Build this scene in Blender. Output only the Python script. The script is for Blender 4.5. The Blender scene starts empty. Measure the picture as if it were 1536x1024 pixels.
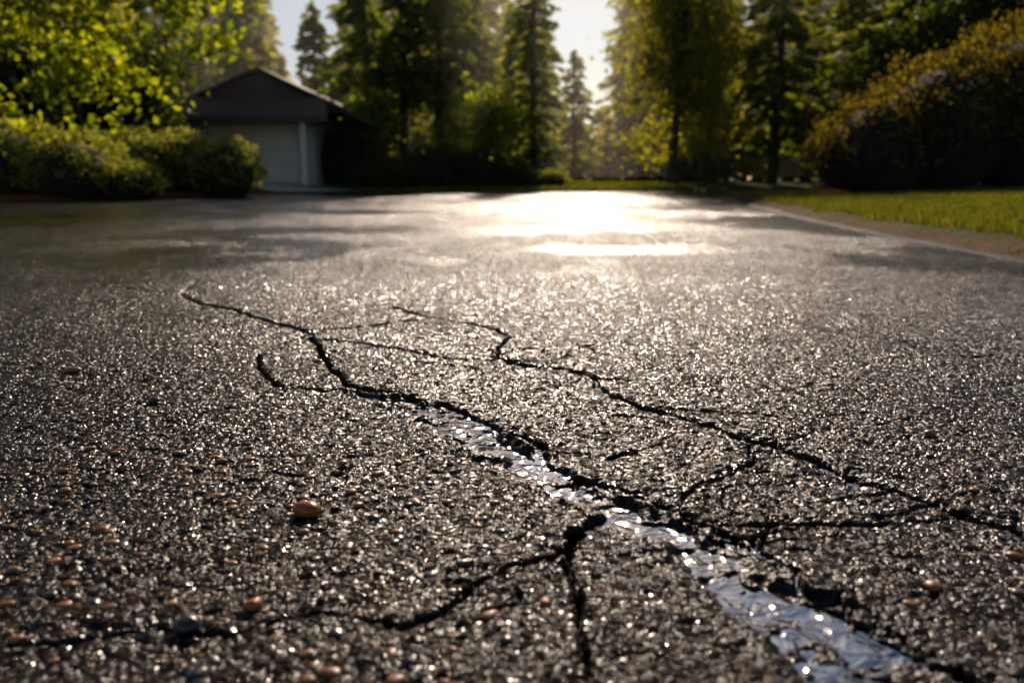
import bpy, math, numpy as np
from mathutils import Vector
rng = np.random.default_rng(7)
scene = bpy.context.scene
col = scene.collection

# ------------------------------------------------------------------ helpers
def mk(name, parts, mats, smooth=False, attrs=None, parent=None):
    vs, loops, starts, tots, mi = [], [], [], [], []
    off = 0; ls = 0
    for v, f, m in parts:
        v = np.asarray(v, dtype=np.float32); f = np.asarray(f, dtype=np.int64)
        if len(f) == 0: continue
        vs.append(v); loops.append((f + off).ravel()); k = f.shape[1]
        starts.append(ls + np.arange(len(f)) * k); tots.append(np.full(len(f), k)); mi.append(np.full(len(f), m))
        off += len(v); ls += len(f) * k
    vs = np.concatenate(vs); loops = np.concatenate(loops).astype(np.int32)
    starts = np.concatenate(starts).astype(np.int32); tots = np.concatenate(tots).astype(np.int32); mi = np.concatenate(mi).astype(np.int32)
    me = bpy.data.meshes.new(name)
    me.vertices.add(len(vs)); me.vertices.foreach_set("co", vs.ravel())
    me.loops.add(len(loops)); me.loops.foreach_set("vertex_index", loops)
    me.polygons.add(len(starts)); me.polygons.foreach_set("loop_start", starts); me.polygons.foreach_set("loop_total", tots)
    me.polygons.foreach_set("material_index", mi)
    me.update(calc_edges=True)
    me.polygons.foreach_set("use_smooth", np.full(len(starts), smooth))
    for m in mats: me.materials.append(m)
    if attrs:
        for k, a in attrs.items():
            at = me.attributes.new(k, 'FLOAT', 'POINT'); at.data.foreach_set("value", a.astype(np.float32).ravel())
    ob = bpy.data.objects.new(name, me); col.objects.link(ob)
    if parent: ob.parent = parent
    return ob

def sm(x, a=0., b=1.):
    t = np.clip((x - a) / (b - a), 0, 1); return t * t * (3 - 2 * t)

def hsh(ix, iy, s=0):
    v = (ix.astype(np.int64) * 374761393 + iy.astype(np.int64) * 668265263 + s * 974634533) & 0xffffffff
    v = ((v ^ (v >> 13)) * 1274126177) & 0xffffffff
    v = ((v ^ (v >> 16)) * 2246822519) & 0xffffffff
    v = v ^ (v >> 15)
    return (v & 0xffffff) / float(0x1000000)

def vn(x, y, s=0):
    ix = np.floor(x); iy = np.floor(y); fx = x - ix; fy = y - iy
    fx = fx * fx * (3 - 2 * fx); fy = fy * fy * (3 - 2 * fy)
    a = hsh(ix, iy, s); b = hsh(ix + 1, iy, s); c = hsh(ix, iy + 1, s); d = hsh(ix + 1, iy + 1, s)
    return (a * (1 - fx) + b * fx) * (1 - fy) + (c * (1 - fx) + d * fx) * fy * 1.0

def fbm(x, y, s=0, o=4):
    r = 0; a = .5; t = 0
    for i in range(o):
        r = r + a * vn(x, y, s + i); t += a; a *= .5; x = x * 2.03 + 3.1; y = y * 2.03 + 1.7
    return r / t

def cells(x, y, c, s=0):
    x = x / c; y = y / c
    ix = np.floor(x); iy = np.floor(y)
    best = np.full(x.shape, 9.); h = np.zeros_like(x); tx = np.zeros_like(x); ty = np.zeros_like(x)
    for dx in (-1, 0, 1):
        for dy in (-1, 0, 1):
            cx = ix + dx; cy = iy + dy
            px = cx + hsh(cx, cy, s) * .9; py = cy + hsh(cx, cy, s + 1) * .9
            ddx = x - px; ddy = y - py
            d = ddx * ddx + ddy * ddy
            m = d < best
            best = np.where(m, d, best)
            h = np.where(m, hsh(cx, cy, s + 2), h)
            tx = np.where(m, (hsh(cx, cy, s + 3) - .5) * ddx, tx)
            ty = np.where(m, (hsh(cx, cy, s + 4) - .5) * ddy, ty)
    return best, h, tx + ty

# ------------------------------------------------------------------ node helpers
def mat(name):
    m = bpy.data.materials.new(name); m.use_nodes = True
    nt = m.node_tree; nt.nodes.clear()
    out = nt.nodes.new('ShaderNodeOutputMaterial')
    return m, nt, out
class NB:
    def __init__(s, nt): s.nt = nt
    def n(s, t, **kw):
        nd = s.nt.nodes.new(t)
        for k, v in kw.items():
            if k.startswith('_'): setattr(nd, k[1:], v)
            else:
                key = k.replace('__', ' ')
                sock = nd.inputs[key]
                if isinstance(v, bpy.types.NodeSocket): s.nt.links.new(v, sock)
                else: sock.default_value = v
        return nd
    def math(s, op, a, b=None, clamp=False):
        nd = s.nt.nodes.new('ShaderNodeMath'); nd.operation = op; nd.use_clamp = clamp
        for i, v in enumerate((a, b)):
            if v is None: continue
            if isinstance(v, bpy.types.NodeSocket): s.nt.links.new(v, nd.inputs[i])
            else: nd.inputs[i].default_value = v
        return nd.outputs[0]
    def mix(s, f, a, b, typ='MIX'):
        nd = s.nt.nodes.new('ShaderNodeMix'); nd.data_type = 'RGBA'; nd.blend_type = typ
        for i, v in ((0, f), (6, a), (7, b)):
            if isinstance(v, bpy.types.NodeSocket): s.nt.links.new(v, nd.inputs[i])
            else: nd.inputs[i].default_value = v if i == 0 else (*v, 1)
        return nd.outputs[2]
    def ramp(s, f, stops, interp='LINEAR'):
        nd = s.nt.nodes.new('ShaderNodeValToRGB'); nd.color_ramp.interpolation = interp
        e = nd.color_ramp.elements
        while len(e) < len(stops): e.new(.5)
        for el, (p, c) in zip(e, stops): el.position = p; el.color = (*c, 1) if len(c) == 3 else c
        s.nt.links.new(f, nd.inputs[0]); return nd.outputs[0]
    def link(s, a, b): s.nt.links.new(a, b)

def simple(name, c1, c2, scale=3., rough=.7, bump=.0, bscale=40., spec=.5, coat=0.):
    m, nt, out = mat(name); b = NB(nt)
    tc = b.n('ShaderNodeTexCoord').outputs['Object']
    nz = b.n('ShaderNodeTexNoise', Vector=tc, Scale=scale, Detail=3.)
    c = b.mix(b.ramp(nz.outputs['Fac'], [(.35, (0, 0, 0)), (.65, (1, 1, 1))]), c1, c2)
    p = b.n('ShaderNodeBsdfPrincipled', Roughness=rough)
    p.inputs['Specular IOR Level'].default_value = spec
    p.inputs['Coat Weight'].default_value = coat; p.inputs['Coat Roughness'].default_value = .08
    b.link(c, p.inputs['Base Color'])
    if bump:
        n2 = b.n('ShaderNodeTexNoise', Vector=tc, Scale=bscale, Detail=3.)
        bp = b.n('ShaderNodeBump', Strength=1., Distance=bump, Height=n2.outputs['Fac'])
        b.link(bp.outputs[0], p.inputs['Normal'])
    b.link(p.outputs[0], out.inputs[0]); return m

def leafmat(name, cols, trans=.45, tcol=None, rough=.5):
    m, nt, out = mat(name); b = NB(nt)
    g = b.n('ShaderNodeNewGeometry')
    n = len(cols)
    c = b.ramp(g.outputs['Random Per Island'], [(i / (n - 1), cc) for i, cc in enumerate(cols)])
    t = b.n('ShaderNodeBsdfTranslucent')
    tcl = b.mix(1., c, tcol or (3., 2.6, 1.2), 'MULTIPLY'); b.link(tcl, t.inputs[0])
    d = b.n('ShaderNodeBsdfDiffuse'); b.link(c, d.inputs[0])
    gl = b.n('ShaderNodeBsdfGlossy', Roughness=.35, Color=(.5, .5, .5, 1))
    mg = b.n('ShaderNodeMixShader'); mg.inputs[0].default_value = .06
    b.link(d.outputs[0], mg.inputs[1]); b.link(gl.outputs[0], mg.inputs[2])
    mx = b.n('ShaderNodeMixShader'); mx.inputs[0].default_value = trans
    b.link(mg.outputs[0], mx.inputs[1]); b.link(t.outputs[0], mx.inputs[2])
    b.link(mx.outputs[0], out.inputs[0]); return m

# ------------------------------------------------------------------ crack network (world metres on the driveway)
A = [(-1.187,2.813),(-1.022,2.58),(-.866,2.446),(-.709,2.267),(-.603,2.161),(-.533,2.065),(-.458,1.856),(-.381,1.654),(-.328,1.53),(-.268,1.49),(-.212,1.456),(-.155,1.396),(-.104,1.366),(-.066,1.313),(-.0195,1.239),(.033,1.173),(.05,1.084),(.092,1.02),(.133,.984),(.163,.951),(.199,.92),(.223,.881),(.247,.854),(.265,.812),(.289,.774),(.294,.712),(.316,.67),(.335,.633),(.355,.604),(.374,.577),(.44,.5),(.5,.4)]
Aw = [.004,.008,.010,.010,.010,.009,.007,.006,.006,.007,.007,.007,.006,.006,.007,.008,.008,.007,.007,.007,.008,.008,.007,.007,.007,.006,.006,.006,.006,.006,.007,.007]
B = [(-.378,2.512),(-.252,2.325),(-.149,2.245),(-.051,2.14),(-.005,2.02),(-.037,1.894),(-.035,1.783),(.032,1.70),(.117,1.665),(.168,1.595),(.18,1.465),(.212,1.418),(.269,1.333),(.325,1.275),(.361,1.205),(.4,1.163),(.437,1.098),(.458,1.032),(.5,.985),(.53,.94),(.557,.9),(.595,.863),(.64,.804),(.72,.72)]
Bw = [.006,.007,.007,.007,.007,.007,.007,.008,.008,.009,.009,.008,.007,.007,.007,.007,.007,.007,.006,.006,.006,.005,.005,.005]
CR = [(A,Aw),(B,Bw),
 ([(-.55,2.13),(-.456,2.161),(-.355,2.225),(-.25,2.30)],[.009,.009,.009,.008]),
 ([(-.49,1.99),(-.344,1.935),(-.199,1.819),(-.133,1.763),(-.035,1.763)],[.007,.007,.007,.007,.008]),
 ([(-.54,2.03),(-.583,1.879),(-.575,1.736),(-.518,1.612),(-.468,1.535),(-.413,1.504),(-.357,1.485),(-.318,1.514)],[.005,.005,.005,.0055,.0065,.0065,.006,.006]),
 ([(.11,.90),(.081,.862),(.061,.823),(.041,.792),(.005,.774),(-.032,.739),(-.056,.694),(-.096,.657),(-.14,.665),(-.18,.68),(-.215,.67),(-.244,.648),(-.343,.653),(-.443,.623)],[.007,.0075,.007,.0055,.0045,.0042,.004,.004,.0035,.0032,.003,.0026,.0024,.002]),
 ([(.06,.815),(.066,.746),(.059,.682),(.063,.633),(.063,.577),(.07,.5)],[.005,.0042,.0038,.0036,.0034,.0034]),
 ([(.202,.94),(.24,.996),(.31,1.058),(.354,1.112),(.37,1.17)],[.0035,.003,.003,.003,.003]),
 ([(.248,.872),(.305,.891),(.351,.887),(.42,.882),(.504,.891),(.548,.913)],[.0035,.003,.0034,.003,.003,.0035]),
 ([(-1.187,2.813),(-1.25,3.1),(-1.3,3.3)],[.004,.005,.002]),
 ([(-1.187,2.813),(-1.45,2.95),(-1.79,3.19)],[.005,.005,.002]),
]
gc = np.random.default_rng(23)
def walk(p, ang, n, step, w0):
    P = [p]; W = [w0]
    for i in range(n):
        ang += gc.normal(0, .5); p = (p[0] + step * math.cos(ang), p[1] + step * math.sin(ang) * 1.1); P.append(p); W.append(w0 * (1 - (i + 1) / n * .55))
    return P, W
for src in (A[4:30], B[5:22]):
    for k in range(18):
        i = gc.integers(0, len(src)); base_a = gc.choice([.3, 2.6, -.5, 3.7, 1.2])
        CR.append(walk(src[i], base_a + gc.normal(0, .3), gc.integers(3, 7), gc.uniform(.022, .05), gc.uniform(.0022, .0036) * (1 + .5 * max(0, src[i][1] - 1.2))))
for k in range(26):
    CR.append(walk((gc.uniform(-.75, .7), gc.uniform(.62, 1.9)), gc.choice([0., 3.1]) + gc.normal(0, .35), gc.integers(3, 7), gc.uniform(.02, .05), .0027))
TR = [(-.31,1.475),(-.205,1.425),(-.12,1.325),(-.055,1.215),(.0,1.115),(.050,1.02),(.114,.94),(.172,.86),(.222,.775),(.243,.70),(.288,.61),(.36,.5),(.42,.4)]
TW = [.012,.024,.034,.042,.045,.040,.042,.048,.056,.062,.068,.075,.075]

def polydist(x, y, P, W):
    best = np.full(x.shape, 9.); ww = np.full(x.shape, .001)
    for i in range(len(P) - 1):
        a = P[i]; b = P[i + 1]; dx = b[0] - a[0]; dy = b[1] - a[1]; L = dx * dx + dy * dy
        t = np.clip(((x - a[0]) * dx + (y - a[1]) * dy) / L, 0, 1)
        d = np.hypot(x - a[0] - t * dx, y - a[1] - t * dy)
        w = W[i] * (1 - t) + W[i + 1] * t
        m = d < best
        best = np.where(m, d, best); ww = np.where(m, w, ww)
    return best, ww

# ------------------------------------------------------------------ asphalt sheet
def graded(lo_dense, hi_dense, s0, k, lim, smax=.5):
    r = list(np.arange(lo_dense, hi_dense, s0)); v = r[-1]
    while v < lim:
        s = min(s0 + k * (v - hi_dense), smax); v += max(s, s0); r.append(v)
    return np.array(r)
xp = graded(0, .65, .003, .009, 32.)
xs = np.concatenate([-xp[:0:-1], xp])
y1 = graded(.45, 1.25, .0027, .0032, 3.0); y2 = graded(y1[-1], y1[-1] + .01, .0085, .0085, 29.)
ys = np.concatenate([np.array([-8., -5, -3, -1.5, -.6, -.1, .2, .35, .42]), y1, y2[1:]])
X, Y = np.meshgrid(xs, ys)
X = X.ravel(); Y = Y.ravel()
Z = np.zeros_like(X); crack = np.zeros_like(X); wet = np.zeros_like(X)
near = (Y < 4.6) & (Y > .4) & (np.abs(X) < 2.5)
x = X[near]; y = Y[near]
F, h, t = cells(x + .003 * vn(x * 150, y * 150, 5), y, .0125, 11)
F2, h2, t2 = cells(x, y, .0068, 31)
st = .0018 * h + .0016 * (1 - np.clip(F * 2.2, 0, 1)) + .0030 * t - .0022 + .0012 * h2 + .0009 * (1 - np.clip(F2 * 2., 0, 1)) + .0018 * t2 - .0010
st *= 1.0 + .8 * (fbm(x * 4, y * 4, 70) - .5)
fade = (1 - sm(y, 2.8, 4.5)) * (1 - sm(np.abs(x), 1.3, 2.4))
st = st * fade
pit = sm(fbm(x * 45, y * 60, 75, 3), .62, .76) * .0030 * fade
wx = x + .014 * (vn(x * 22, y * 22, 60) - .5) + .008 * (vn(x * 60, y * 60, 61) - .5) + .005 * (vn(x * 150, y * 150, 64) - .5)
wy = y + .014 * (vn(x * 22, y * 22, 62) - .5) + .008 * (vn(x * 60, y * 60, 63) - .5) + .005 * (vn(x * 150, y * 150, 65) - .5)
wvar = .4 + 1.05 * vn(x * 34, y * 34, 80)
ck = np.zeros_like(x); dep = np.zeros_like(x)
for i, (P, W) in enumerate(CR):
    pa_ = np.array(P); lo = pa_.min(0) - .06; hi = pa_.max(0) + .06
    s_ = (x > lo[0]) & (x < hi[0]) & (y > lo[1]) & (y < hi[1])
    d, w = polydist(wx[s_], wy[s_], P, W)
    w = np.maximum(w * wvar[s_], .0009)
    k = 1 - sm(d / w, .4, 1.3)
    ck[s_] = np.maximum(ck[s_], k * np.clip(w / .0018, 0, 1))
    dd_ = np.maximum(k * np.minimum(.028, w * 4.0), .0018 * (1 - sm(d / w, 1., 2.8)) * np.clip(w / .006, 0, 1) * (y[s_] < 2.2))
    dep[s_] = np.maximum(dep[s_], dd_)
d, w = polydist(x + .034 * (vn(x * 17, y * 17, 90) - .5) + .016 * (vn(x * 55, y * 55, 92) - .5), y + .034 * (vn(x * 17, y * 17, 91) - .5) + .016 * (vn(x * 55, y * 55, 93) - .5), TR, TW)
q = d / w
trd = .0125 * (1 - sm(q, .3, 1.15))
tr_in = 1 - sm(q, .9, 1.4)
z = st * (1 - .25 * tr_in) - pit - np.maximum(dep, trd)
z += tr_in * .0072 * sm(fbm(x * 30, y * 30, 97, 3), .49, .68)
Z[near] = z; crack[near] = np.maximum(ck, .25 * tr_in)
midr = (Y > 1.4) & (Y < 12.5) & (np.abs(X) < 5.5)
x = X[midr]; y = Y[midr]
F3, h3, t3 = cells(x + .01 * vn(x * 40, y * 40, 6), y, .03, 41)
F4, h4, t4 = cells(x, y, .07, 51)
wgt = sm(y, 1.4, 3.2) * (1 - sm(np.abs(x), 3.2, 5.4))
relief = (.0020 * h3 + .0020 * (1 - np.clip(F3 * 2, 0, 1)) + .006 * t3 - .002) * wgt * (1 - sm(y, 5, 8.5)) + (.0015 * h4 + .010 * t4) * wgt * sm(y, 3, 5) * (1 - sm(y, 9, 12.4))
def ell(cx, cy, rx, ry): return 1 - np.hypot((X - cx) / rx, (Y - cy) / ry)
wn = fbm(X * .55 + 5, Y * .8 + 3, 120, 5)
wn2 = fbm(X * 3.0 + 5, Y * 2.6 + 3, 140, 5)
low = np.maximum.reduce([ell(-1.5, 4.1, 1.1, 1.6), ell(2.1, 3.7, 1.3, .8), ell(.7, 4.6, .7, .45), ell(2.6, 7., 1.0, 1.8), ell(-4.5, 8., 2.6, 2.4), ell(-.6, 6.5, 1.3, .8), 0 * X])
m_ = wn - .5 + .42 * low + .75 * (wn2 - .5)
base = .16 + .30 * sm(Y, 5, 11) + .52 * sm(m_, -.04, .20)
wet = np.clip(base, 0, .93) * sm(Y, 2.2, 4.6)
Z[midr] += relief * (1 - .7 * wet[midr])
Z += .007 * (fbm(X * 5, Y * 5, 50, 3) - .5) * (Y > .3) * (1 - sm(Y, 8, 13)) * (1 - sm(np.abs(X), 3.5, 6)) * (1 - .6 * wet)
wet[near] = np.maximum(wet[near], .5 * tr_in)
nx, ny = len(xs), len(ys)
idx = np.arange(nx * ny).reshape(ny, nx)
fc = np.stack([idx[:-1, :-1], idx[:-1, 1:], idx[1:, 1:], idx[1:, :-1]], -1).reshape(-1, 4)

m_as, nt, out = mat('wet_asphalt'); b = NB(nt)
tc = b.n('ShaderNodeTexCoord').outputs['Object']
wa = b.n('ShaderNodeAttribute', _attribute_name='wet').outputs['Fac']
ca = b.n('ShaderNodeAttribute', _attribute_name='crack').outputs['Fac']
V1 = b.n('ShaderNodeTexVoronoi', Vector=tc, Scale=120.)
V2 = b.n('ShaderNodeTexVoronoi', Vector=tc, Scale=260.)
sx = b.n('ShaderNodeSeparateColor'); b.link(V1.outputs['Color'], sx.inputs[0])
sx2 = b.n('ShaderNodeSeparateColor'); b.link(V2.outputs['Color'], sx2.inputs[0])
fine = b.n('ShaderNodeTexNoise', Vector=tc, Scale=420., Detail=1.)
big = b.n('ShaderNodeTexNoise', Vector=tc, Scale=1.6, Detail=3.)
stone = b.ramp(sx.outputs[0], [(0, (.009, .006, .0045)), (.45, (.022, .014, .009)), (.75, (.050, .030, .018)), (.90, (.13, .070, .036)), (1., (.28, .145, .07))])
stone2 = b.ramp(sx2.outputs[1], [(0, (.007, .005, .004)), (.6, (.022, .014, .009)), (.9, (.065, .038, .022)), (1., (.18, .10, .05))])
c = b.mix(.45, stone, stone2)
c = b.mix(b.ramp(V1.outputs['Distance'], [(.3, (0, 0, 0)), (.75, (1, 1, 1))]), c, (.004, .003, .0024))
bigr = b.ramp(big.outputs['Fac'], [(.35, (0, 0, 0)), (.65, (1, 1, 1))])
c = b.mix(b.math('MULTIPLY', bigr, .5), c, (.008, .0055, .0042))
c = b.mix(b.math('MULTIPLY', wa, .6), c, (.010, .0075, .006))
c = b.mix(b.math('MULTIPLY', ca, .95), c, (.002, .0016, .0013))
hh = b.math('SUBTRACT', 1., V1.outputs['Distance'])
hh = b.math('ADD', b.math('MULTIPLY', hh, .9), b.math('MULTIPLY', sx.outputs[1], .5))
hh = b.math('ADD', hh, b.math('MULTIPLY', b.math('SUBTRACT', 1., V2.outputs['Distance']), .42))
hh = b.math('ADD', hh, b.math('MULTIPLY', fine.outputs['Fac'], .25))
stg = b.math('SUBTRACT', 1., b.math('MULTIPLY', wa, .90))
bp = b.n('ShaderNodeBump', Distance=.0048, Height=hh); b.link(stg, bp.inputs['Strength'])
p = b.n('ShaderNodeBsdfPrincipled'); b.link(c, p.inputs['Base Color'])
r = b.math('ADD', b.math('MULTIPLY', sx.outputs[2], .22), .07)
r = b.math('ADD', r, b.math('MULTIPLY', ca, .6), clamp=True)
b.link(r, p.inputs['Roughness']); b.link(bp.outputs[0], p.inputs['Normal'])
sp = b.math('ADD', .06, b.math('MULTIPLY', sx.outputs[2], .22)); sp = b.math('MULTIPLY', sp, b.math('SUBTRACT', 1.15, b.math('MULTIPLY', bigr, .45)))
sp = b.math('ADD', sp, b.math('MULTIPLY', wa, .10))
sp = b.math('MULTIPLY', sp, b.math('SUBTRACT', 1., ca)); b.link(sp, p.inputs['Specular IOR Level'])
b.link(p.outputs[0], out.inputs[0])
mk('asphalt_driveway', [(np.stack([X, Y, Z], 1), fc, 0)], [m_as], smooth=True, attrs={'wet': wet, 'crack': crack})

# ------------------------------------------------------------------ water lying in the cracks
m_w, nt, out = mat('crack_water'); b = NB(nt)
tc = b.n('ShaderNodeTexCoord').outputs['Object']
nz = b.n('ShaderNodeTexNoise', Vector=tc, Scale=30., Detail=2., Distortion=.8)
bp = b.n('ShaderNodeBump', Strength=1., Distance=.007, Height=nz.outputs['Fac'])
fr = b.n('ShaderNodeFresnel', IOR=1.33); b.link(bp.outputs[0], fr.inputs['Normal'])
gl = b.n('ShaderNodeBsdfGlossy', Roughness=.02); b.link(bp.outputs[0], gl.inputs['Normal'])
tr = b.n('ShaderNodeBsdfTransparent', Color=(.66, .45, .26, 1))
mx = b.n('ShaderNodeMixShader'); b.link(b.math('MULTIPLY', fr.outputs[0], .62), mx.inputs[0])
b.link(tr.outputs[0], mx.inputs[1]); b.link(gl.outputs[0], mx.inputs[2]); b.link(mx.outputs[0], out.inputs[0])
def ribbon(P, W, zz, extra):
    P = np.array(P); W = np.array(W) + extra
    T = np.gradient(P, axis=0); T /= np.linalg.norm(T, axis=1)[:, None]
    N = np.stack([-T[:, 1], T[:, 0]], 1)
    L = P + N * W[:, None]; R = P - N * W[:, None]
    v = np.concatenate([np.c_[L, np.full(len(P), zz)], np.c_[R, np.full(len(P), zz)]])
    n = len(P); i = np.arange(n - 1)
    return v, np.stack([i, i + 1, i + 1 + n, i + n], 1), 0
mk('puddle_water', [ribbon(TR, TW, -.0074, .018)], [m_w])
mk('crack_water', [ribbon(A[:6], Aw[:6], -.0085, .002), ribbon(B[8:20], Bw[8:20], -.0090, .002)], [m_w])

# ------------------------------------------------------------------ pebbles
def pebble(cx, cy, rx, ry, rz, seed, nu=20, nv=12):
    u = np.linspace(0, 2 * np.pi, nu, endpoint=False); v = np.linspace(0, np.pi, nv)
    U, V = np.meshgrid(u, v); g = np.random.default_rng(seed); ph = g.uniform(0, 6.3, 4)
    R = 1 + .10 * np.sin(2 * U + ph[0]) * np.sin(V) + .07 * np.cos(3 * U + ph[1]) * np.sin(V) + .05 * np.sin(2 * V + ph[2])
    a = g.uniform(-.6, .6)
    xx = R * np.sin(V) * np.cos(U) * rx; yy = R * np.sin(V) * np.sin(U) * ry; zz = R * np.cos(V) * rz
    xr = xx * math.cos(a) - yy * math.sin(a); yr = xx * math.sin(a) + yy * math.cos(a)
    ver = np.stack([cx + xr, cy + yr, zz + rz * .72], -1).reshape(-1, 3)
    i = np.arange(nu); f = []
    for k in range(nv - 1):
        f.append(np.stack([k * nu + i, (k + 1) * nu + i, (k + 1) * nu + (i + 1) % nu, k * nu + (i + 1) % nu], 1))
    return ver, np.concatenate(f)
m_pb = simple('pebble_brown', (.40, .14, .03), (.25, .08, .018), 60., .32, .0004, 300., .4, .2)
m_pt = simple('pebble_tan', (.32, .14, .05), (.19, .08, .028), 30., .4, .0004, 300., .3, .12)
m_pd = simple('pebble_dark', (.02, .02, .022), (.04, .035, .03), 60., .3, .0004, 300., .5, .3)
def obj_peb(name, args, m):
    v, f = pebble(*args); mk(name, [(v, f, 0)], [m], smooth=True)
obj_peb('pebble', (-.248, .905, .0165, .013, .0105, 3), m_pb)
obj_peb('pebble', (-.245, .690, .0085, .007, .006, 4), m_pb)
obj_peb('pebble', (-.294, .655, .013, .010, .008, 5), m_pd)
obj_peb('pebble', (-.93, 1.64, .017, .011, .006, 6), m_pt)
obj_peb('pebble', (-.654, 1.405, .012, .008, .006, 7), m_pd)
obj_peb('pebble', (.667, 1.215, .011, .008, .005, 8), m_pt)
parts = []
pts = []
for k in range(300):
    if k < 210: px_, py_ = rng.uniform(-.65, .0), rng.uniform(.55, 1.15)
    else: px_, py_ = rng.uniform(-1.4, 1.2), rng.uniform(.55, 2.6)
    pts.append((px_, py_))
pts += [(-.429, .697), (-.45, .828), (.423, .735), (-.50, .87), (-.38, .93), (.545, .80), (.50, .72), (-.47, .66)]
pa = np.array(pts)
dd, ww_ = polydist(pa[:, 0], pa[:, 1], TR, TW); keep = dd > ww_ + .01
for P_, W_ in CR[:11]:
    d2, _ = polydist(pa[:, 0], pa[:, 1], P_, W_); keep &= d2 > .014
for k, (a_, b_) in enumerate(pa[keep]):
    s = rng.uniform(.0032, .0070) * (1.25 if k > 265 else 1)
    v, f = pebble(a_, b_, s * rng.uniform(1, 1.6), s, s * .5, 100 + k, 12, 8); v[:, 2] -= s * .32
    parts.append((v, f, int(rng.random() < .2)))
mk('gravel', parts, [m_pt, m_pd], smooth=True)

# ------------------------------------------------------------------ terrain
road = np.array([(2.3,-9),(2.35,2),(2.52,4.1),(2.72,6.2),(3.0,8.4),(3.75,12.9),(4.8,17.7),(6.5,21),(9,23.5),(13,25.5),(12,27.2),(6,25.4),(0,24.9),(-5.2,24.2),(-5.9,21.7),(-6.6,17.5),(-8.6,13.6),(-14,12.0),(-31,11.0),(-31,-9)])
def sdist(x, y):
    best = np.full(x.shape, 1e9); ins = np.zeros(x.shape, bool); n = len(road)
    for i in range(n):
        a = road[i]; c_ = road[(i + 1) % n]; dx, dy = c_ - a
        t = np.clip(((x - a[0]) * dx + (y - a[1]) * dy) / (dx * dx + dy * dy), 0, 1)
        best = np.minimum(best, np.hypot(x - a[0] - t * dx, y - a[1] - t * dy))
        cond = ((a[1] > y) != (c_[1] > y))
        with np.errstate(divide='ignore', invalid='ignore'):
            xi = (c_[0] - a[0]) * (y - a[1]) / (c_[1] - a[1] if c_[1] != a[1] else 1e-9) + a[0]
        ins ^= cond & (x < xi)
    return np.where(ins, -best, best)
def terr(x, y, sd=None):
    if sd is None: sd = sdist(x, y)
    sd = sd + .16 * (fbm(x * 3, y * 3, 200, 3) - .5)
    z = .07 * sm(sd, 0, .28) + .17 * sm(sd, .1, 6.) + .04 * (fbm(x * .8, y * .8, 210, 3) - .5) * sm(sd, .2, 1.5) + .03 * (fbm(x * 5, y * 5, 220, 3) - .5) * sm(sd, .05, .4)
    return np.where(sd < 0, -.10 * sm(-sd, 0, .2), z)
g1 = graded(0, 8, .10, .02, 420., 40.)
gx = np.concatenate([-g1[:0:-1], g1]); gy = np.concatenate([np.array([-60., -30, -15, -9]), graded(-7, 28, .12, .03, 500., 40.)])
TX, TY = np.meshgrid(gx, gy); TX = TX.ravel(); TY = TY.ravel()
sd = sdist(TX, TY); TZ = terr(TX, TY, sd)
mu = np.maximum(sm(-TX, 5.0, 6.2) * (1 - sm(sd, 3.5, 5.)) * (1 - sm(TY, 20.5, 22)), .55 * (1 - sm(sd, .12, .30)) * (TX > 0))
bush_bed = 1 - sm(np.hypot((TX - 8.6) / 3.4, (TY - 15.6) / 2.2), .8, 1.1)
mu = np.maximum(mu, bush_bed)
n1, n2 = len(gx), len(gy); idx = np.arange(n1 * n2).reshape(n2, n1)
fc = np.stack([idx[:-1, :-1], idx[:-1, 1:], idx[1:, 1:], idx[1:, :-1]], -1).reshape(-1, 4)
m_g, nt, out = mat('lawn_and_mulch'); b = NB(nt)
tc = b.n('ShaderNodeTexCoord').outputs['Object']
ma = b.n('ShaderNodeAttribute', _attribute_name='mulch').outputs['Fac']
na = b.n('ShaderNodeTexNoise', Vector=tc, Scale=9., Detail=4.); nb_ = b.n('ShaderNodeTexNoise', Vector=tc, Scale=38., Detail=3.)
gr = b.ramp(na.outputs['Fac'], [(.3, (.035, .036, .010)), (.6, (.06, .075, .015)), (.8, (.10, .10, .025))])
mc = b.ramp(nb_.outputs['Fac'], [(.3, (.05, .020, .008)), (.55, (.17, .062, .020)), (.75, (.34, .14, .045))])
mm = b.math('ADD', ma, b.math('MULTIPLY', b.math('SUBTRACT', nb_.outputs['Fac'], .5), .6), clamp=True)
c = b.mix(mm, gr, mc)
p = b.n('ShaderNodeBsdfPrincipled', Roughness=.9); b.link(c, p.inputs['Base Color']); p.inputs['Specular IOR Level'].default_value = .08
bp = b.n('ShaderNodeBump', Strength=1., Distance=.03, Height=nb_.outputs['Fac']); b.link(bp.outputs[0], p.inputs['Normal'])
b.link(p.outputs[0], out.inputs[0])
mk('ground', [(np.stack([TX, TY, TZ], 1), fc, 0)], [m_g], smooth=True, attrs={'mulch': mu})

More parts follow.
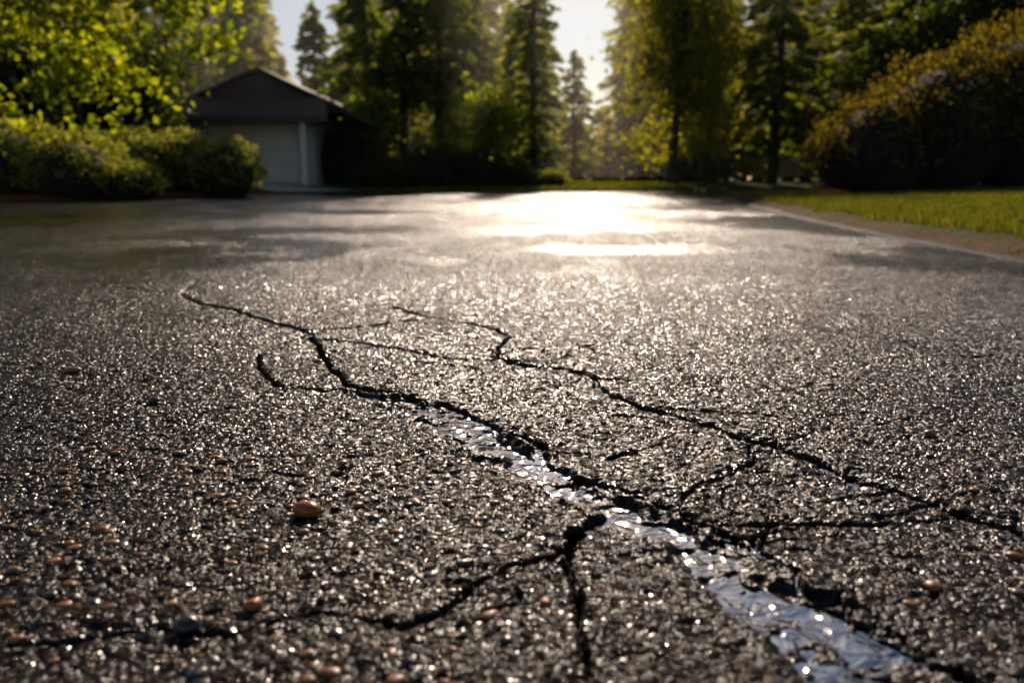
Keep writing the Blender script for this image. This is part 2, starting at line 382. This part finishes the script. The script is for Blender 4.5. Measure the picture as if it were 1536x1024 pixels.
m_kerb = simple('kerb_asphalt', (.030, .024, .018), (.012, .010, .008), 12., .75, .008, 60., .12, 0.)
kp = road[:10].copy()
tt = np.linspace(0, len(kp) - 1, 400); kx = np.interp(tt, np.arange(len(kp)), kp[:, 0]); ky = np.interp(tt, np.arange(len(kp)), kp[:, 1])
ker = np.ones(17) / 17
kx[16:-16] = np.convolve(kx, ker, 'same')[16:-16]; ky[16:-16] = np.convolve(ky, ker, 'same')[16:-16]
T = np.stack([np.gradient(kx), np.gradient(ky)], 1); T /= np.linalg.norm(T, axis=1)[:, None]; N = np.stack([T[:, 1], -T[:, 0]], 1)
jit = .06 * (fbm(kx * 2, ky * 2, 15, 3) - .5)
prof = [(-.05, -.01), (-.03, .006), (-.01, .012), (.03, .016), (.05, .012), (.07, -.02)]
kv = []
for o, zz in prof:
    kv.append(np.c_[kx + N[:, 0] * (o + jit), ky + N[:, 1] * (o + jit), np.full(len(kx), zz) + .012 * (vn(kx * 6, ky * 6, 9) - .6)])
kv = np.concatenate(kv); n = len(kx); i = np.arange(n - 1)
mk('kerb', [(kv, np.concatenate([np.stack([k * n + i, k * n + i + 1, (k + 1) * n + i + 1, (k + 1) * n + i], 1) for k in range(len(prof) - 1)]), 0)], [m_kerb], smooth=True)

m_conc = simple('concrete_apron', (.45, .40, .33), (.34, .30, .25), 3., .7, .003, 80.)
uu, vv = np.meshgrid(np.linspace(0, 1, 20), np.linspace(0, 1, 20))
c00, c10, c11, c01 = np.array([-6.2, 21.3]), np.array([-4.7, 24.1]), np.array([-6.7, 26.3]), np.array([-10.1, 26.3])
PP = (1 - uu)[..., None] * (1 - vv)[..., None] * c00 + uu[..., None] * (1 - vv)[..., None] * c10 + uu[..., None] * vv[..., None] * c11 + (1 - uu)[..., None] * vv[..., None] * c01
PP = PP.reshape(-1, 2); sdp = sdist(PP[:, 0], PP[:, 1])
zc = .02 + .235 * sm(sdp, -.4, 3.2) + .03
idx = np.arange(400).reshape(20, 20)
mk('concrete_path', [(np.c_[PP, zc], np.stack([idx[:-1, :-1], idx[:-1, 1:], idx[1:, 1:], idx[1:, :-1]], -1).reshape(-1, 4), 0)], [m_conc], smooth=True)

# ------------------------------------------------------------------ leaf geometry
def diamonds(c, d, size, asp, seed):
    g = np.random.default_rng(seed); n = len(c)
    r = g.normal(size=(n, 3)); s = np.cross(d, r); s /= np.linalg.norm(s, axis=1)[:, None] + 1e-9
    L = (size * g.uniform(.65, 1.35, n))[:, None]
    nn = np.cross(d, s)
    v = np.stack([c - d * L * .5, c + s * L * asp * .5 + nn * L * .08, c + d * L * .5, c - s * L * asp * .5 + nn * L * .08], 1).reshape(-1, 3)
    return v, np.arange(4 * n).reshape(n, 4)
def unit(v): return v / (np.linalg.norm(v, axis=1)[:, None] + 1e-9)
def tube(P, R, ns=7):
    P = np.array(P, float); R = np.array(R, float); n = len(P)
    T = unit(np.gradient(P, axis=0)); a = np.cross(T, [0.31, .9, .2]); a = unit(a); bb = np.cross(T, a)
    th = np.linspace(0, 2 * np.pi, ns, endpoint=False)
    v = P[:, None] + R[:, None, None] * (np.cos(th)[None, :, None] * a[:, None] + np.sin(th)[None, :, None] * bb[:, None])
    i = np.arange(ns); f = []
    for k in range(n - 1): f.append(np.stack([k * ns + i, k * ns + (i + 1) % ns, (k + 1) * ns + (i + 1) % ns, (k + 1) * ns + i], 1))
    return v.reshape(-1, 3), np.concatenate(f)

m_bark = simple('bark', (.10, .065, .04), (.04, .028, .02), 8., .9, 0, 30.)
m_con = leafmat('conifer_needles', [(.024, .042, .010), (.055, .080, .016), (.11, .13, .022)], .5, (5.2, 4.4, .8))
m_con2 = leafmat('conifer_needles_light', [(.045, .065, .012), (.09, .11, .020), (.15, .15, .028)], .55, (5.4, 4.3, .8))
m_dec = leafmat('maple_leaves', [(.03, .05, .006), (.075, .11, .012), (.15, .17, .02)], .6, (5.4, 4.6, .7))
m_dark = leafmat('dark_leaves', [(.010, .020, .005), (.026, .042, .009), (.06, .075, .013)], .4, (4., 3.4, .7))
m_bush = leafmat('shrub_leaves', [(.04, .065, .015), (.12, .15, .04), (.26, .26, .09)], .45, (3.6, 3.1, 1.1))
m_rbush = leafmat('russet_shrub_leaves', [(.022, .024, .008), (.060, .054, .015), (.12, .11, .024)], .45, (4.4, 3.5, .8))
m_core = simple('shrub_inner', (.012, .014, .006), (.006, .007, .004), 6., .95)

def conifer_parts(x, y, h, R, seed, dens=1., leaf=.34, base=.10, twigs=True):
    g = np.random.default_rng(seed); z0 = float(terr(np.array([x]), np.array([y]))[0]) - .05
    nb = int(h * 21 * dens ** .5)
    zb = base * h + (1 - base) * h * g.random(nb) ** .95
    fr = (zb - base * h) / (h * (1 - base))
    Lb = R * ((1 - fr) ** .7) * g.uniform(.5, 1.15, nb) * (1 - .25 * np.exp(-fr * 12)) + .14
    az = g.uniform(0, 2 * np.pi, nb)
    droop = g.uniform(.15, .5, nb)
    cnt = np.maximum(4, (Lb * 21 * dens)).astype(int)
    bi = np.repeat(np.arange(nb), cnt); t = g.random(len(bi)) ** .7
    side = g.normal(0, 1, len(bi)) * .18 * (1.15 - t) * Lb[bi] + g.normal(0, .04, len(bi))
    ca_, sa = np.cos(az[bi]), np.sin(az[bi])
    rr = t * Lb[bi]
    cx = x + ca_ * rr - sa * side; cy = y + sa * rr + ca_ * side
    cz = z0 + zb[bi] + .12 * rr - droop[bi] * rr * t - g.random(len(bi)) * .16
    d = np.stack([ca_ - sa * np.sign(side) * .8, sa + ca_ * np.sign(side) * .8, g.uniform(-1.1, .1, len(bi))], 1)
    lv, lf = diamonds(np.stack([cx, cy, cz], 1), unit(d), leaf, .46, seed + 1)
    parts = [(lv, lf, 1)]
    tz = np.linspace(0, h, 9)
    wob = g.normal(0, .03, (9, 2)); wob[0] = 0
    P = np.c_[x + wob[:, 0], y + wob[:, 1], z0 + tz]
    v, f = tube(P, np.linspace(.028 * h * .6 + .04, .012, 9), 8); parts.append((v, f, 0))
    if twigs:
        for k in range(0, nb, 3):
            tt_ = np.array([0, .5, .95]); r_ = tt_ * Lb[k]
            P = np.c_[x + np.cos(az[k]) * r_, y + np.sin(az[k]) * r_, z0 + zb[k] + .12 * r_ - droop[k] * r_ * tt_]
            v, f = tube(P, [.025, .014, .004], 3); parts.append((v, f, 0))
    return parts
def conifer(x, y, h, R, seed, m=m_con, name='conifer_tree', **kw):
    return mk(name, conifer_parts(x, y, h, R, seed, **kw), [m_bark, m])

def broad(x, y, crown, seed, m, name, nclump=170, per=130, leaf=.10, spread=.38, trunk_r=.16, hollow=.5):
    g = np.random.default_rng(seed); z0 = float(terr(np.array([x]), np.array([y]))[0]) - .05
    cx, cy, cz, rx, ry, rz = crown
    u = unit(g.normal(size=(nclump, 3))); rad = (hollow + (1 - hollow) * g.random(nclump)) ** .8
    lump = 1 + .22 * np.sin(u[:, 0] * 5 + seed) * np.cos(u[:, 2] * 4 + seed * 2) + g.normal(0, .07, nclump)
    C = np.array([cx, cy, cz]) + u * (rad * lump)[:, None] * np.array([rx, ry, rz])
    ci = np.repeat(np.arange(nclump), per)
    sz = g.uniform(.6, 1.3, nclump) * spread
    off = g.normal(size=(len(ci), 3)) * sz[ci][:, None] * np.array([1, 1, .55])
    L = C[ci] + off; L[:, 2] -= .25 * np.hypot(off[:, 0], off[:, 1])
    d = unit(g.normal(size=(len(ci), 3)) * np.array([1, 1, .6]) + np.array([0, 0, -.5]))
    lv, lf = diamonds(L, d, leaf, .72, seed + 2)
    parts = [(lv, lf, 1)]
    top = np.array([cx, cy, cz + rz * .5]); bs = np.array([x, y, z0])
    s = np.linspace(0, 1, 8)[:, None]; P = bs + (top - bs) * s; P[:, 0] += .12 * np.sin(s[:, 0] * 5 + seed); P[:, 1] += .1 * np.cos(s[:, 0] * 4) - .1
    v, f = tube(P, np.linspace(trunk_r, .03, 8), 9); parts.append((v, f, 0))
    sel = g.permutation(nclump)[:max(30, nclump // 3)]
    for k in sel:
        s0 = g.uniform(.25, .9); a0 = bs + (top - bs) * s0; e = C[k]
        q_ = np.linspace(0, 1, 5)[:, None]; P = a0 + (e - a0) * q_; P[:, 2] += .25 * np.sin(q_[:, 0] * np.pi)
        v, f = tube(P, np.linspace(.04, .006, 5), 5); parts.append((v, f, 0))
    return mk(name, parts, [m_bark, m])

def shrub(cx, cy, lobes, seed, m, name, n=14000, leaf=.055, asp=.6):
    g = np.random.default_rng(seed); z0 = float(terr(np.array([cx]), np.array([cy]))[0])
    parts = []; tot = sum(l[3] * l[4] for l in lobes)
    allc, alld = [], []
    for (lx, ly, lz, rx, rz) in lobes:
        k = int(n * rx * rz / tot)
        u = unit(g.normal(size=(k, 3))); u[:, 2] = np.abs(u[:, 2]) * np.where(g.random(k) < .8, 1, -.4)
        bump = 1 + .12 * np.sin(u[:, 0] * 9 + lx) * np.sin(u[:, 1] * 8 + ly * 2) + .09 * np.sin(u[:, 2] * 13 + u[:, 0] * 7) + np.abs(g.normal(0, .07, k)) - (g.random(k) < .4) * g.uniform(0, .12, k)
        p_ = u * bump[:, None] * np.array([rx, rx * .85, rz]) + np.array([cx + lx, cy + ly, z0 + lz])
        allc.append(p_); alld.append(unit(u * 1.0 + g.normal(size=(k, 3)) * .7 + np.array([0, 0, .4])))
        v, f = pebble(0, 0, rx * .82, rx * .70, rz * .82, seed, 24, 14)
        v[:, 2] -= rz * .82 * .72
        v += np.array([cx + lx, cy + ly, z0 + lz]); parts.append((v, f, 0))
    lv, lf = diamonds(np.concatenate(allc), np.concatenate(alld), leaf, asp, seed + 3)
    parts.append((lv, lf, 1))
    for k in range(8):
        a = g.uniform(0, 6.28); v, f = tube([(cx, cy, z0 - .05), (cx + .3 * math.cos(a), cy + .3 * math.sin(a), z0 + .4)], [.03, .015], 5); parts.append((v, f, 0))
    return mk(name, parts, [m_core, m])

shrub(-8.6, 15.6, [(-.9, 0, .42, 1.1, .86), (.2, -.1, .36, 1.05, .76), (-2.1, .3, .45, 1.2, .86), (1.15, .1, .18, .7, .42)], 21, m_bush, 'shrub', 16000, .08)
shrub(-7.1, 18.2, [(-.5, 0, .42, 1.1, .84), (.6, -.1, .38, .9, .76), (-1.6, .2, .40, .95, .9)], 22, m_bush, 'shrub', 12000, .085)
shrub(-4.0, 25.8, [(0, 0, .3, 1.1, .55), (1.2, .3, .25, .9, .45)], 23, m_dark, 'shrub', 5000, .09)
shrub(-1.7, 27.0, [(-.8, 0, .5, 1.0, .8), (.5, .2, .4, 1.1, .75), (1.6, .1, .3, .8, .5)], 24, m_dark, 'shrub', 6000, .09)
shrub(.6, 27.5, [(-.4, 0, .2, .7, .35), (.6, .1, .2, .7, .32)], 25, m_bush, 'shrub', 3500, .08)
shrub(-5.9, 28.0, [(0, 0, .6, 1.1, 1.1)], 26, m_dark, 'shrub', 4500, .09)
shrub(8.5, 15.6, [(-1.6, -.2, .65, 1.15, 1.0), (-.3, 0, 1.05, 1.5, 1.35), (1.4, .2, 1.35, 1.8, 1.7), (3.2, .3, 1.5, 1.9, 1.9), (-2.1, .1, .5, .7, .6)], 27, m_rbush, 'shrub', 24000, .09)

# broadleaf trees on the left (the maple overhangs the driveway edge)
broad(-11.2, 14.9, (-6.7, 12.8, 4.5, 3.2, 1.1, 3.1), 31, m_dec, 'maple_tree', 165, 75, .15, .30, .18, .25)
broad(-13.2, 22.6, (-12.6, 22.6, 2.8, 3.8, 1.8, 2.0), 32, m_dark, 'oak_tree', 170, 85, .20, .42, .2, .2)
broad(-10.6, 22.0, (-10.9, 22.0, 2.5, 1.7, 1.2, 1.7), 33, m_dark, 'oak_tree', 90, 85, .18, .4, .2, .2)
broad(-16.5, 27.0, (-16.5, 27.0, 5.0, 4.2, 2.4, 4.0), 30, m_con2, 'maple_tree', 220, 80, .22, .45, .2, .2)

# conifers
conifer(-9.0, 38.0, 8.0, 1.8, 41)
conifer(-12.8, 40.0, 10.5, 2.6, 42)
conifer(-5.5, 31.5, 9.8, 2.1, 43, base=.10)
conifer(-3.9, 30.0, 10.2, 1.7, 44, base=.26)
conifer(-2.7, 31.0, 10.4, 1.6, 45, base=.28)
conifer(-2.0, 36.5, 11.4, 2.1, 46, base=.10)
conifer(.95, 37.0, 11.6, 1.8, 47, base=.06)
conifer(3.6, 48.0, 7.4, 2.0, 48, m=m_con2, base=.04)
broad(-.9, 28.6, (-.9, 28.5, 2.3, 1.35, .9, 1.6), 34, m_dec, 'birch_tree', 55, 70, .15, .30, .06, .2)
broad(-4.8, 28.4, (-4.7, 28.6, 2.2, .8, .7, 1.3), 35, m_dec, 'birch_tree', 30, 75, .15, .28, .05, .2)
broad(5.9, 29.5, (5.9, 29.5, 5.8, 2.1, 1.4, 5.2), 36, m_con2, 'alder_tree', 170, 65, .18, .42, .20, .15)
broad(8.0, 33.5, (8.0, 33.5, 5.8, 2.0, 1.5, 5.2), 37, m_con2, 'alder_tree', 160, 65, .18, .44, .18, .15)
conifer(9.9, 31.0, 11.0, 2.2, 49, base=.12)
conifer(12.4, 30.0, 11.5, 2.7, 50, base=.05)
conifer(11.8, 25.0, 8.8, 2.3, 51, base=.05)
conifer(14.8, 24.0, 10, 2.8, 52, base=.04)
broad(14.0, 21.5, (13.8, 21.5, 4.4, 3.3, 2.0, 3.6), 38, m_dark, 'oak_tree', 200, 80, .19, .42, .2, .3)
broad(11.2, 21.5, (10.9, 21.5, 2.7, 1.8, 1.4, 2.2), 39, m_dark, 'oak_tree', 100, 80, .18, .42, .15, .3)

fp = []
g = np.random.default_rng(99)
for k in range(110):
    fy = g.uniform(46, 74); fa = -.68 + 1.42 * (k + g.random()) / 110
    fx = fa * fy; hgt = fy * .4 * g.uniform(.5, .72)
    if .04 < fa < .125: hgt = fy * g.uniform(.05, .09)
    if -.28 < fa < -.20: hgt = fy * g.uniform(.10, .15)
    fp += conifer_parts(fx, fy, hgt, max(1.6, hgt * .16), 300 + k, dens=.34, leaf=.75, base=.03, twigs=False)
mk('distant_woodland', fp, [m_bark, m_con2])

# ------------------------------------------------------------------ grass, mulch chips
def blades(n, xr, yr, cond, hh, seed, w=.006):
    g = np.random.default_rng(seed); x = g.uniform(*xr, n); y = g.uniform(*yr, n); s = sdist(x, y)
    k = cond(x, y, s); x = x[k]; y = y[k]; z = terr(x, y, s[k]); n = len(x)
    a = g.uniform(0, 6.28, n); H = hh * g.uniform(.5, 1.3, n); W = w * g.uniform(.7, 1.5, n) * (1 + y * .05)
    lx = g.normal(0, .35, n) * H; ly = g.normal(0, .35, n) * H
    v = np.stack([np.stack([x - np.cos(a) * W, y - np.sin(a) * W, z - .01], 1), np.stack([x + np.cos(a) * W, y + np.sin(a) * W, z - .01], 1), np.stack([x + lx, y + ly, z + H], 1)], 1).reshape(-1, 3)
    return v, np.arange(3 * n).reshape(n, 3), 0
m_gr = leafmat('grass_blades', [(.035, .042, .008), (.07, .085, .013), (.13, .13, .025)], .45, (3., 2.7, .8))
bedc = lambda x, y: np.hypot((x - 8.6) / 3.2, (y - 15.6) / 2.) > 1
mk('grass', [blades(90000, (2.3, 9), (3., 15), lambda x, y, s: (s > .06 + .35 * fbm(x * 2, y * 2, 3)) & (fbm(x * 1.2, y * 1.2, 8, 3) > .40) & bedc(x, y), .055, 1),
             blades(35000, (3.5, 14), (13, 26), lambda x, y, s: (s > .2) & bedc(x, y), .06, 2, .008),
             blades(30000, (-7, 6), (24.5, 30), lambda x, y, s: (s > .2), .09, 3, .012)], [m_gr])
def chips(n, xr, yr, cond, size, seed):
    g = np.random.default_rng(seed); x = g.uniform(*xr, n); y = g.uniform(*yr, n); s = sdist(x, y)
    k = cond(x, y, s); x = x[k]; y = y[k]; z = terr(x, y, s[k]) + .012 + .02 * g.random(len(x))
    d = unit(np.c_[g.normal(size=(len(x), 2)), g.normal(0, .35, len(x))])
    v, f = diamonds(np.c_[x, y, z], d, size, .3, seed); return v, f, 0
m_ch = leafmat('mulch_chips', [(.06, .022, .009), (.20, .075, .024), (.38, .16, .055)], .35, (2.4, 1.6, .6))
mk('mulch', [chips(26000, (-16, -5.5), (11., 21), lambda x, y, s: (s > .02) & (s < 2.5), .09, 5),
             chips(3000, (2.3, 6), (3, 18), lambda x, y, s: (s > .02) & (s < .45), .03, 6),
             chips(6000, (5, 12), (12.5, 17), lambda x, y, s: (s > .1) & (np.hypot((x - 8.6) / 3.4, (y - 15.6) / 2.3) < 1.05), .08, 7)], [m_ch])
# ------------------------------------------------------------------ house
m_wall = simple('painted_siding', (.46, .41, .35), (.40, .36, .31), 4., .6, .002, 60.)
m_door = simple('garage_door_paint', (.80, .72, .62), (.72, .65, .56), 3., .5)
m_trim = simple('white_trim', (.75, .70, .63), (.68, .63, .57), 3., .5)
m_brown = simple('brown_trim', (.10, .075, .06), (.07, .05, .04), 3., .6)
m_brick, nt, out = mat('brick'); b = NB(nt)
tc = b.n('ShaderNodeTexCoord').outputs['Object']
mp = b.n('ShaderNodeMapping', Vector=tc); mp.inputs['Rotation'].default_value = (math.radians(90), 0, 0)
bk = b.n('ShaderNodeTexBrick', Vector=mp.outputs[0], Scale=4.); bk.inputs['Color1'].default_value = (.30, .10, .06, 1); bk.inputs['Color2'].default_value = (.20, .07, .045, 1); bk.inputs['Mortar'].default_value = (.25, .21, .18, 1)
p = b.n('ShaderNodeBsdfPrincipled', Roughness=.8); b.link(bk.outputs[0], p.inputs['Base Color']); b.link(p.outputs[0], out.inputs[0])
m_roof, nt, out = mat('roof_shingles'); b = NB(nt)
tc = b.n('ShaderNodeTexCoord').outputs['Object']
bk = b.n('ShaderNodeTexBrick', Vector=tc, Scale=5.); bk.inputs['Color1'].default_value = (.11, .065, .042, 1); bk.inputs['Color2'].default_value = (.17, .10, .065, 1); bk.inputs['Mortar'].default_value = (.02, .015, .012, 1)
p = b.n('ShaderNodeBsdfPrincipled', Roughness=.75); b.link(bk.outputs[0], p.inputs['Base Color']); b.link(p.outputs[0], out.inputs[0])
m_glass = simple('window_glass', (.02, .025, .03), (.03, .035, .04), 2., .08)
def box(x0, x1, y0, y1, z0, z1):
    v = np.array([(x, y, z) for z in (z0, z1) for y in (y0, y1) for x in (x0, x1)], float)
    return v, np.array([(0, 2, 3, 1), (4, 5, 7, 6), (0, 1, 5, 4), (2, 6, 7, 3), (0, 4, 6, 2), (1, 3, 7, 5)])
house = bpy.data.objects.new('suburban_house', None); col.objects.link(house)
def hp(name, boxes, m):
    return mk(name, [(v, f, 0) for v, f in boxes], [m], parent=house)
zb = .10; W0, W1, H0, H1 = -12.6, -6.35, 26.4, 34.
hp('walls', [box(W0, -10.0, H0, H0 + .2, zb, 2.55), box(-6.85, W1, H0, H0 + .2, zb, 2.55), box(-10.0, -6.85, H0, H0 + .2, 2.38, 2.55), box(W0, W0 + .2, H0 + .2, H1, zb, 2.55), box(W1 - .2, W1, H0 + .2, H1, zb, 2.55), box(W0 + .2, W1 - .2, H1 - .2, H1, zb, 2.55)], m_wall)
db = []
for r_ in range(4):
    z_ = .27 + r_ * .525
    db.append(box(-10.0, -6.85, H0 + .10, H0 + .14, z_, z_ + .515))
    for cc in range(4):
        x_ = -9.93 + cc * .78
        db.append(box(x_, x_ + .68, H0 + .075, H0 + .10, z_ + .08, z_ + .44))
hp('garage_door', db, m_door)
hp('trim', [box(-10.12, -10.003, H0 - .03, H0 - .003, .2, 2.13), box(-6.847, -6.72, H0 - .03, H0 - .003, .2, 2.13), box(-6.62, -6.46, H0 - .72, H0 - .56, .2, 2.13)], m_trim)
hp('brick_wall', [box(W1 + .003, -4.9, 28.2, 28.4, zb, 2.25), box(-5.1, -4.9, 28.4, 34, zb, 2.25)], m_brick)
hp('window', [box(-6.0, -5.35, 28.17, 28.197, 1.0, 1.95)], m_glass)
hp('window_frame', [box(-6.06, -6.0, 28.15, 28.197, .94, 2.01), box(-5.35, -5.29, 28.15, 28.197, .94, 2.01), box(-6.0, -5.35, 28.15, 28.197, 1.95, 2.01), box(-6.0, -5.35, 28.15, 28.197, .94, 1.0), box(-5.69, -5.66, 28.15, 28.168, 1.0, 1.95)], m_trim)
rx, rz = -8.0, 3.85
def slab(a, b_, c_, d_, th):
    a, b_, c_, d_ = map(np.array, (a, b_, c_, d_)); dn = np.array([0, 0, -th])
    v = np.array([a, b_, c_, d_, a + dn, b_ + dn, c_ + dn, d_ + dn]); return v, np.array([(0, 1, 2, 3), (7, 6, 5, 4), (0, 4, 5, 1), (1, 5, 6, 2), (2, 6, 7, 3), (3, 7, 4, 0)])
F0, F1_ = H0 - .15, 34.5
hp('roof', [slab((rx, F0, rz), (rx, F1_, rz), (-4.6, F1_, 2.22), (-4.6, F0, 2.22), .14), slab((rx - .002, F0, rz), (-13.2, F0, 1.75), (-13.2, F1_, 1.75), (rx - .002, F1_, rz), .14),
            slab((-13.0, H0 - .95, 2.28), (-5.7, H0 - .95, 2.28), (-5.9, H0 - .16, 2.92), (-13.0, H0 - .16, 2.92), .08)], m_roof)
hp('fascia', [box(-13.0, -5.7, H0 - .98, H0 - .953, 2.12, 2.26), box(-13.0, -5.7, H0 - .95, H0 - .01, 2.14, 2.18)], m_brown)
gv = np.array([(-11.7, H0 + .02, 2.25), (-5.4, H0 + .02, 2.50), (rx, H0 + .02, 3.70)])
mk('gable', [(gv, np.array([(0, 1, 2)]), 0)], [simple('gable_shingle', (.13, .09, .065), (.09, .06, .045), 8., .8)], parent=house)

# humid haze hanging among the trees after the rain
m_mist, nt, out = mat('mist'); b = NB(nt)
vs_ = b.n('ShaderNodeVolumeScatter', Density=.0019, Anisotropy=.6); vs_.inputs['Color'].default_value = (1, .94, .84, 1)
b.link(vs_.outputs[0], out.inputs['Volume'])
v, f = box(-60, 60, 24, 80, .45, 16)
mk('mist', [(v, f, 0)], [m_mist])

# ------------------------------------------------------------------ light
EL, AZ = math.radians(29), math.radians(4.5)
w = bpy.data.worlds.new("World"); scene.world = w; w.use_nodes = True
nt = w.node_tree; nt.nodes.clear()
sky = nt.nodes.new('ShaderNodeTexSky'); sky.sky_type = 'NISHITA'; sky.sun_disc = False; sky.sun_elevation = EL; sky.sun_rotation = AZ
sky.dust_density = .5; sky.air_density = 1.
bg = nt.nodes.new('ShaderNodeBackground'); bg.inputs[1].default_value = .065
wo = nt.nodes.new('ShaderNodeOutputWorld'); nt.links.new(sky.outputs[0], bg.inputs[0]); nt.links.new(bg.outputs[0], wo.inputs[0])
sl = bpy.data.lights.new('sun', 'SUN'); sl.energy = 5.; sl.angle = math.radians(.55); sl.color = (1, .81, .64)
so = bpy.data.objects.new('sun', sl); col.objects.link(so)
dv = Vector((math.sin(AZ) * math.cos(EL), math.cos(AZ) * math.cos(EL), math.sin(EL)))
so.rotation_euler = (-dv).to_track_quat('-Z', 'Y').to_euler(); so.location = (0, 20, 30)

cd = bpy.data.cameras.new('camera'); co_ = bpy.data.objects.new('camera', cd); col.objects.link(co_)
cd.lens = 28.; cd.sensor_width = 36.; cd.clip_start = .02; cd.clip_end = 2000
co_.location = (0, 0, .4); co_.rotation_euler = (math.radians(90 - 11.54), 0, 0)
cd.dof.use_dof = True; cd.dof.focus_distance = 1.3; cd.dof.aperture_fstop = 3.4
scene.camera = co_
scene.view_settings.view_transform = 'Standard'; scene.view_settings.look = 'None'; scene.view_settings.exposure = 0
